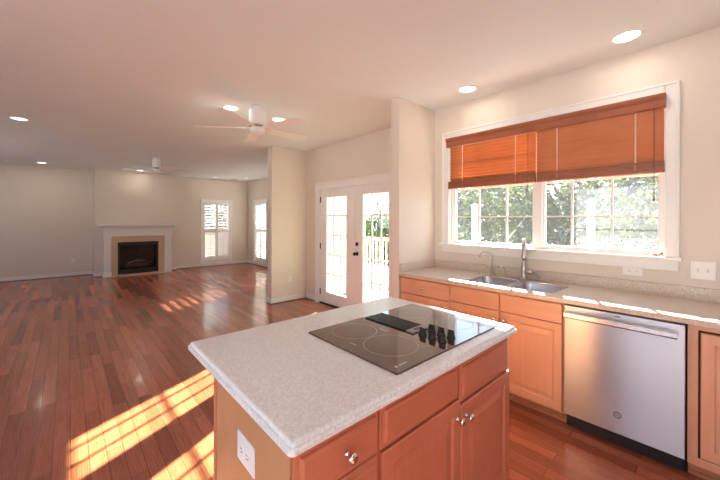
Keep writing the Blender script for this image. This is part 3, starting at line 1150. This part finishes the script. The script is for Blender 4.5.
# ---- sink
t = thing('sink', 'double-bowl stainless steel sink set into the beige countertop', 'sink', (2.85, 1.157, 0.72))
m = MB()
DV = 1.145
for (a, b) in ((SY0, DV - .001), (DV + .001, SY1)):
    ins = [(.0, .9155), (.006, .9165), (.014, .916), (.018, .912)]
    m.loft([rrect(SX0 - .012 + i, SX1 + .012 - i, a - (.012 if a == SY0 else 0) + i, b + (.012 if b == SY1 else 0) - i, z, .05) for i, z in ins], False, False, True)
O('rim', m, SINKM, t)
for (a, b, dep) in ((SY0 + .006, DV - .016, .70), (DV + .016, SY1 - .006, .70)):
    m = MB()
    x0, x1 = SX0 + .006, SX1 - .006
    prof = [(0, .912), (.004, .90), (.008, .76), (.02, .725), (.05, .712), (.12, .709)]
    m.loft([rrect(x0 + i, x1 - i, a + i, b - i, z, max(.045 - i * .1, .02)) for i, z in prof], False, True, True)
    bw = O('bowl', m, SINKM, t)
    m = MB()
    m.lathe([(0.042, 0), (0.042, .004), (0.03, .005), (0.028, .001), (0, .001)], ((x0 + x1) / 2, (a + b) / 2, .709), 'Z', 20)
    O('drain', m, CHROME, bw)

# ---- main faucet
t = thing('kitchen_faucet', 'tall nickel pull-down faucet with side lever behind the sink', 'faucet', (3.098, 1.170, 0.914))
fx, fy = 3.098, 1.170
m = MB()
m.loft([rrect(fx - .03 + i, fx + .03 - i, fy - .125 + i, fy + .125 - i, z, .028 - i) for i, z in ((0, .9145), (0, .918), (.004, .921))], True, True, True)
O('deck_plate', m, NICKEL, t)
m = MB()
m.lathe([(.030, 0), (.030, .008), (.025, .016), (.023, .05), (.027, .065), (.027, .10), (.020, .125), (.017, .16), (.0155, .17)], (fx, fy, .920), 'Z', 20)
O('body', m, NICKEL, t)
dx, dy = -.93, -.36
arc = [(fx, fy, 1.085), (fx, fy, 1.19)]
for k in range(1, 10):
    a = PI * k / 10 * 0.95
    arc.append((fx + dx * .055 * (1 - math.cos(a)), fy + dy * .055 * (1 - math.cos(a)), 1.215 + .065 * math.sin(a)))
O('spout', MB().tube(arc, .0145, 14), NICKEL, t)
e = Vector(arc[-1])
m = MB()
m.lathe([(.015, 0), (.0185, .01), (.0205, .08), (.024, .125), (.024, .133), (.016, .135), (0, .135)], e + Vector((0, 0, .006)), (-.08, -.03, -1), 18)
O('spray_head', m, NICKEL, t)
m = MB()
m.lathe([(.021, 0), (.024, .01), (.024, .045), (.017, .06), (0, .063)], (fx, fy - .016, .990), '-Y', 16)
m.tube([(fx, fy - .065, .992), (fx - .005, fy - .095, .985), (fx - .012, fy - .125, .962), (fx - .016, fy - .14, .942)], [.012, .012, .010, .008], 10)
O('lever', m, NICKEL, t)

# ---- filtered-water faucet
t = thing('filter_faucet', 'slim gooseneck water faucet left of the soap bottle', 'faucet', (3.11, 1.475, 0.914))
fx, fy = 3.11, 1.475
m = MB()
m.lathe([(.020, 0), (.020, .006), (.013, .012), (.011, .05), (.014, .058), (.014, .07), (.007, .08)], (fx, fy, .9145), 'Z', 16)
m.tube([(fx, fy + .01, .955), (fx, fy + .035, .97), (fx - .005, fy + .05, .995)], [.006, .005, .006], 8)
O('body', m, NICKEL, t)
pts = [(fx, fy, .985), (fx, fy, 1.06)]
for k in range(1, 13):
    a = PI * k / 12 * .92
    pts.append((fx - .02 * (1 - math.cos(a)), fy + .055 * (1 - math.cos(a)), 1.085 + .055 * math.sin(a)))
m = MB().tube(pts, .0052, 10)
e = Vector(pts[-1])
m.lathe([(.0055, 0), (.008, .006), (.008, .018), (0, .019)], e + Vector((0, 0, .004)), '-Z', 12)
O('gooseneck', m, NICKEL, t)

# ---- soap bottle
t = thing('soap_bottle', 'small clear bottle of yellow soap between the two faucets', 'bottle', (3.115, 1.385, 0.914))
bx, by = 3.115, 1.385
m = MB()
m.loft([rrect(bx - .024 + i, bx + .024 - i, by - .040 + i, by + .040 - i, z, .016) for i, z in ((.004, .9145), (0, .920), (0, .985), (.006, .995), (.016, 1.000), (.017, 1.006))], True, True, True)
O('body', m, SOAPG, t)
m = MB()
m.loft([rrect(bx - .021, bx + .021, by - .037, by + .037, z, .014) for z in (.9165, .938)], True, True, True)
O('liquid', m, SOAP, t)
O('cap', MB().lathe([(.010, 0), (.011, .004), (.011, .016), (.009, .02), (0, .021)], (bx, by, 1.0065), 'Z', 14), PLASTIC, t)

# ---- dishwasher
t = thing('dishwasher', 'stainless steel dishwasher with bar handle under the beige counter', 'dishwasher', (2.87, 0.4015, 0))
DY0, DY1 = 0.1045, 0.7005
m = MB()
m.panel(lambda u, v, w: Vector((XB + .002 - w, u, v)), DY0, DY1, 0.112, 0.868, [(0, 0), (0, .026), (.002, .030), (.005, .031)])
O('door', m, STEEL, t)
O('tub', MB().box(XB + .002, 3.15, DY0 + .003, DY1 - .003, .105, .872), BLACKP, t)
O('kick_plate', MB().box(2.628, 2.66, DY0, DY1, 0.012, 0.108, .003, 1), BLACKP, t)
m = MB()
hx = XF - .052
m.loft([[Vector((hx + px, y, .812 + pz)) for px, pz in ((-.007, -.02), (.007, -.02), (.011, -.012), (.011, .014), (.007, .02), (-.007, .02), (-.011, .014), (-.011, -.012))] for y in (DY0 + .03, DY1 - .012)])
for y in (DY0 + .055, DY1 - .045):
    m.box(hx + .008, XF - .006, y - .012, y + .012, .799, .825, .003, 1)
O('handle', m, STEEL_H, t)
LX = XF - .0095
m = MB()
ring = []
cy, cz = 0.405, 0.231
m.tube([(LX, cy + .019 * math.cos(2 * PI * k / 24), cz + .019 * math.sin(2 * PI * k / 24)) for k in range(25)], .0017, 6)
m.tube([(LX, cy + .0155 * math.cos(2 * PI * k / 24), cz + .0155 * math.sin(2 * PI * k / 24)) for k in range(25)], .0008, 6)
EMB = pr('badge_grey', (0.10, 0.10, 0.11), 0.35, 0.6)


def script(pts, r=.0011):
    m.tube([(LX, cy - u, cz + v) for u, v in pts], r, 6)


script([(.000, .008), (-.004, .011), (-.010, .006), (-.011, -.003), (-.006, -.009), (-.001, -.004), (-.002, .000), (-.006, -.001)])
script([(.010, .008), (.006, .011), (.002, .007), (.005, .002), (.007, .001), (.002, -.001), (.001, -.007), (.006, -.010), (.011, -.005)])
O('badge', m, EMB, t)
O('indicator_mark', MB().box(LX - .0008, LX + .0004, .392, .418, .846, .853), EMB, t)
O('handle_label', MB().box(hx - .0118, hx - .0105, DY0 + .036, DY0 + .066, .826, .829), EMB, t)

# ------------------------------------------------------------------ island
YI = 0.70
MY = lambda u, v, w: Vector((u, YI + .020 - w, v))
t = thing('kitchen_island', 'maple island cabinet with drawers and doors standing on the oak floor', 'island', (1.06, 1.0, 0))
m = MB()
m.box(0.428, 1.690, YI + .020, 1.279, 0.10, 0.878)
O('body', m, ISLAND_WOOD, t)
m = MB()
m.box(0.46, 1.66, YI + .09, 1.279, 0.0, 0.10)
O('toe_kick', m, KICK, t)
m = MB()
m.box(0.420, 0.428, YI + .024, 1.262, 0.0, 0.877)
pn = O('side_panel', m, VENEER, t)
pn['label'] = 'paler tan veneer end panel'
O('side_panel', MB().box(1.690, 1.697, YI + .024, 1.262, 0.0, 0.877), VENEER, t)
m = MB()
m.box(0.416, 0.430, 1.262, 1.285, 0.0, 0.877, .002, 1)
O('corner_strip', m, ISLAND_WOOD, t)
d = O('drawer', MB().panel(MY, 0.424, 0.726, 0.718, 0.860, STEP), ISLAND_WOOD_X, t)
O('knob', knob(MY(.592, .785, .020), '-Y'), CHROME, d)
O('false_drawer_front', MB().panel(MY, 0.735, 1.197, 0.718, 0.860, STEP), ISLAND_WOOD_X, t)
O('false_drawer_front', MB().panel(MY, 1.210, 1.672, 0.690, 0.853, STEP), ISLAND_WOOD_X, t)
d = O('drawer', MB().panel(MY, 0.424, 0.726, 0.412, 0.713, STEP), ISLAND_WOOD_X, t)
O('knob', knob(MY(.575, .56, .020), '-Y'), CHROME, d)
d = O('drawer', MB().panel(MY, 0.424, 0.726, 0.118, 0.407, STEP), ISLAND_WOOD_X, t)
O('knob', knob(MY(.575, .26, .020), '-Y'), CHROME, d)
d = O('door', MB().panel(MY, 0.737, 1.204, 0.118, 0.713, RAISED), ISLAND_WOOD, t)
O('knob', knob(MY(1.176, .642, .020), '-Y'), CHROME, d)
d = O('door', MB().panel(MY, 1.209, 1.676, 0.118, 0.685, RAISED), ISLAND_WOOD, t)
O('knob', knob(MY(1.243, .632, .020), '-Y'), CHROME, d)

IX0, IX1, IY0, IY1 = 0.392, 1.703, 0.671, 1.557
m = MB()
pr_ = [(.006, .8795), (0.0, .885), (0.0, .8975), (.003, .9005), (.008, .9015), (.0085, .907), (.011, .9115), (.015, .9135), (.019, .914)]
m.loft([rrect(IX0 + i, IX1 - i, IY0 + i, IY1 - i, z, .016 - min(i, .008), 6) for i, z in pr_], True, True, False)
tag(O('island_worktop', m, QUARTZ), 'pale speckled stone worktop with stepped edge on the island', 'worktop')


# ---- cooktop
t = thing('cooktop', 'dark ceramic glass cooktop with centre vent in the island worktop', 'cooktop', (1.24, 1.016, 0.914))
CX0, CX1, CY0, CY1 = 0.845, 1.632, 0.735, 1.296
m = MB()
m.loft([rrect(CX0 + i, CX1 - i, CY0 + i, CY1 - i, z, .008, 4) for i, z in ((0, .9142), (0, .9185), (.0025, .9205))], True, True, False)
O('glass_top', m, COOKG, t)


def ring_mesh(cx, cy, r, w, z=.9207, n=56):
    m = MB()
    lo = [[Vector((cx + q * math.cos(2 * PI * k / n), cy + q * math.sin(2 * PI * k / n), zz)) for k in range(n)] for q, zz in ((r - w, z - .0004), (r - w, z), (r, z), (r, z - .0004))]
    m.loft(lo, False, False)
    return m


for (cx, cy, r) in ((1.022, 1.160, .108), (1.022, .926, .118), (1.480, 1.165, .105), (1.480, .900, .095)):
    O('burner_ring', ring_mesh(cx, cy, r, .0022), RING, t)
m = MB()
m.box(.905, .912, 1.02, 1.06, .9203, .9208)
m.box(1.13, 1.137, 1.05, 1.10, .9203, .9208)
O('printed_marks', m, RING, t)
m = MB()
lx, ly = .883, .773
st = []
for k in range(8):
    q = .010 if k % 2 == 0 else .0035
    st.append(Vector((lx + q * math.cos(k * PI / 4), ly + q * math.sin(k * PI / 4), .9204)))
m.loft([st, [v + Vector((0, 0, .0004)) for v in st]])
for k, wd in enumerate((.006, .005, .006, .004, .006)):
    x = lx + .018 + k * .0085
    m.box(x, x + wd, ly - .004, ly + .004, .9204, .9208)
O('logo_mark', m, MARK, t)
m = MB()
m.box(1.196, 1.322, 0.985, 1.268, .9206, .9218)
m.box(1.196, 1.204, 0.985, 1.268, .9218, .9275, .001, 1)
m.box(1.314, 1.322, 0.985, 1.268, .9218, .9275, .001, 1)
m.box(1.204, 1.314, 1.260, 1.268, .9218, .9270)
for k in range(8):
    x = 1.2115 + k * .0128
    m.box(x, x + .0055, 0.985, 1.260, .9218, .9265)
O('vent_grille', m, BLACKM, t)
m = MB()
m.box(1.194, 1.324, 0.940, 0.986, .9206, .9285, .003, 2)
ve = O('vent_end_plate', m, pr('dull_grey_metal', (0.34, 0.31, 0.29), 0.4, 0.7), t)
m = MB()
m.loft([[Vector((1.257 + .034 * q * math.cos(2 * PI * k / 20), .962 + .012 * q * math.sin(2 * PI * k / 20), z)) for k in range(20)] for q, z in ((1, .9286), (1, .9292))])
O('finger_slot', m, BLACKP, ve)
for (kx, ky) in ((1.219, .905), (1.219, .853), (1.219, .801), (1.289, .905), (1.289, .853), (1.289, .801)):
    m = MB()
    m.lathe([(.0205, 0), (.0205, .004), (.0165, .007), (.0155, .024), (.013, .027), (0, .0275)], (kx, ky, .9206), 'Z', 20)
    m.box(kx - .004, kx + .004, ky - .0165, ky + .0165, .944, .954, .002, 1)
    O('control_knob', m, BLACKP, t)


# ------------------------------------------------------------------ outlets and switches
def plate(name, M, u0, u1, v0, v1, label, cat, kind):
    c = M((u0 + u1) / 2, v0, 0)
    t = thing(name, label, cat, c)
    m = MB().panel(M, u0, u1, v0, v1, [(0, 0), (0, .003), (.003, .0055), (.006, .006)])
    O('plate', m, PLASTIC, t)
    cu, cv = (u0 + u1) / 2, (v0 + v1) / 2
    if kind == 'outlet_h':
        for s in (-1, 1):
            q = cu + s * .0215
            r = O('socket', MB().panel(M, q - .016, q + .016, cv - .014, cv + .014, [(0, .005), (0, .0075), (.002, .0085)]), PLASTIC, t)
            m = MB()
            for dv in (-.006, .006):
                m.panel(M, q - .004, q + .005, cv + dv - .0012, cv + dv + .0012, [(0, .0083), (0, .0089)])
            m.panel(M, q - .011, q - .007, cv - .002, cv + .002, [(0, .0083), (0, .0089)])
            O('slots', m, SLOT, r)
    elif kind == 'outlet_v':
        for s in (-1, 1):
            q = cv + s * .0215
            r = O('socket', MB().panel(M, cu - .014, cu + .014, q - .016, q + .016, [(0, .005), (0, .0075), (.002, .0085)]), PLASTIC, t)
            m = MB()
            for du in (-.006, .006):
                m.panel(M, cu + du - .0012, cu + du + .0012, q - .002, q + .007, [(0, .0083), (0, .0089)])
            O('slots', m, SLOT, r)
    else:
        for s in (-1, 1):
            q = cu + s * .023
            O('toggle', MB().panel(M, q - .004, q + .004, cv - .002, cv + .012, [(0, .004), (.001, .014), (.002, .015)]), PLASTIC, t)
            m = MB().panel(M, q - .006, q + .006, cv - .013, cv + .013, [(0, .0058), (.0, .0064)])
            O('toggle_slot', m, SLOT if False else CORD, t)
    return t


MW = lambda u, v, w: Vector((WX - .0005 - w, u, v))
plate('wall_outlet', MW, 0.356, 0.474, 1.036, 1.110, 'white horizontal outlet plate below the kitchen window sill', 'outlet', 'outlet_h')
plate('light_switch', MW, -0.012, 0.108, 1.058, 1.180, 'white double switch plate right of the kitchen window', 'switch', 'switch')
MS = lambda u, v, w: Vector((0.4195 - w, u, v))
plate('island_outlet', MS, 0.925, 1.050, 0.673, 0.763, 'white outlet plate on the tan island end panel', 'outlet', 'outlet_h')
MP = lambda u, v, w: Vector((u, YP - .0005 - w, v))
plate('wall_outlet', MP, 2.93, 3.0, 0.34, 0.455, 'small white outlet plate low on the divider wall', 'outlet', 'outlet_v')
MC = lambda u, v, w: Vector((u, YL - .0005 - w, v))
plate('wall_outlet', MC, 0.08, 0.15, 0.34, 0.455, 'small white outlet plate low on the wall left of the fireplace', 'outlet', 'outlet_v')


# ------------------------------------------------------------------ recessed lights
def downlight(x, y, label, r=.075, w=CAN_W, z=H):
    t = thing('recessed_light', label, 'ceiling light', (x, y, z - .006), 'recessed ceiling lights')
    m = MB()
    n = 32
    lo = [[Vector((x + q * math.cos(2 * PI * k / n), y + q * math.sin(2 * PI * k / n), zz)) for k in range(n)] for q, zz in ((r + .022, z - .0005), (r + .020, z - .005), (r + .004, z - .007), (r, z - .0045), (r - .002, z - .0005))]
    m.loft(lo, False, False, True)
    O('trim_ring', m, FANW, t)
    O('lens', MB().lathe([(r, 0), (r * .96, -.0025), (0, -.003)], (x, y, z - .0012), 'Z', 32), LAMP, t)
    ld = bpy.data.lights.new('lamp', 'AREA')
    ld.shape = 'DISK'
    ld.size = r * 1.8
    ld.energy = w
    ld.color = (1.0, 0.88, 0.74)
    lo_ = bpy.data.objects.new('lamp', ld)
    COL.objects.link(lo_)
    lo_.parent = t
    lo_.location = (0, 0, -.006)
    return t


downlight(-.46, 5.99, 'recessed ceiling light at the left above the open oak floor')
downlight(-.43, 10.30, 'recessed ceiling light by the end wall left of the chimney breast')
downlight(1.41, 10.12, 'recessed ceiling light just above the fireplace mantel')
downlight(1.391, 3.742, 'recessed ceiling light left of the near ceiling fan')
downlight(1.998, 3.753, 'recessed ceiling light right of the near ceiling fan')
downlight(2.895, 1.625, 'recessed ceiling light above the left end of the kitchen window')
downlight(2.880, 0.412, 'large recessed ceiling light above the right end of the kitchen window')
downlight(3.30, 10.15, 'recessed ceiling light above the shutters on the fireplace wall', .05, .6)
downlight(4.05, 9.65, 'recessed ceiling light in the far corner by the side shutters', .05, .6)
downlight(0.4, 0.2, 'unseen recessed ceiling light added directly above the near kitchen floor')  # unseen lamp added as fill over the near kitchen
downlight(0.6, -1.6, 'unseen recessed ceiling light added behind the island by the rear window')  # unseen lamp added as fill behind the camera
downlight(2.3, -1.4, 'unseen recessed ceiling light added by the rear end of the counter')  # unseen lamp added as fill at the rear of the counter
downlight(-1.6, -.6, 'unseen recessed ceiling light added by the left kitchen wall')  # unseen lamp added as fill on the left side
m = MB()
m.lathe([(.06, 0), (.06, -.02), (.045, -.034), (0, -.036)], (3.90, 10.10, H - .001), 'Z', 24)
tag(O('smoke_detector', m, PLASTIC), 'small round smoke detector on the ceiling near the far corner', 'smoke detector')


# ------------------------------------------------------------------ ceiling fans
def make_fan(label):
    t = thing('ceiling_fan', label, 'ceiling fan', (0, 0, 0), 'white ceiling fans')
    m = MB()
    m.lathe([(.075, 0), (.075, -.03), (.085, -.04), (.09, -.06), (.09, -.20), (.084, -.215), (0, -.215)], (0, 0, -.0005), 'Z', 32)
    O('motor_housing', m, FANW, t)
    m = MB()
    m.lathe([(.078, -.215), (.092, -.222), (.092, -.236), (.078, -.243)], (0, 0, 0), 'Z', 32)
    O('metal_ring', m, FANRING, t)
    m = MB()
    m.lathe([(.080, -.243), (.086, -.262), (.078, -.295), (.05, -.318), (0, -.326)], (0, 0, 0), 'Z', 32)
    O('switch_cap', m, FANW, t)
    for k in range(5):
        R = Matrix.Rotation(math.radians(72 * k), 3, 'Z') @ Matrix.Rotation(math.radians(-12), 3, 'X')
        m = MB()
        out = [(.15, -.05), (.22, -.062), (.45, -.072), (.60, -.076), (.645, -.066), (.662, -.03), (.662, .03), (.645, .066), (.60, .076), (.45, .072), (.22, .062), (.15, .05)]
        lo = []
        for z in (-.003, .003):
            lo.append([R @ Vector((x, y, z)) + Vector((0, 0, -.250)) for x, y in out])
        m.loft(lo)
        b = O('blade', m, FANW, t)
        m = MB()
        lo = []
        for x, w_, th in ((.07, .02, .008), (.12, .018, .006), (.20, .035, .004), (.235, .03, .003)):
            lo.append([R @ Vector((x, y, z)) + Vector((0, 0, -.243)) for y, z in ((-w_, -th), (w_, -th), (w_, th), (-w_, th))])
        m.loft(lo)
        O('blade_bracket', m, FANW, b)
    return t


f1 = make_fan('near white ceiling fan above the breakfast floor by the patio doors')
f2 = copy_tree(f1)
f1.location = (1.60, 3.50, H)
f1.rotation_euler = (0, 0, math.radians(2))
f2.location = (1.38, 7.75, H)
f2['label'] = 'far white ceiling fan above the family room near the fireplace'
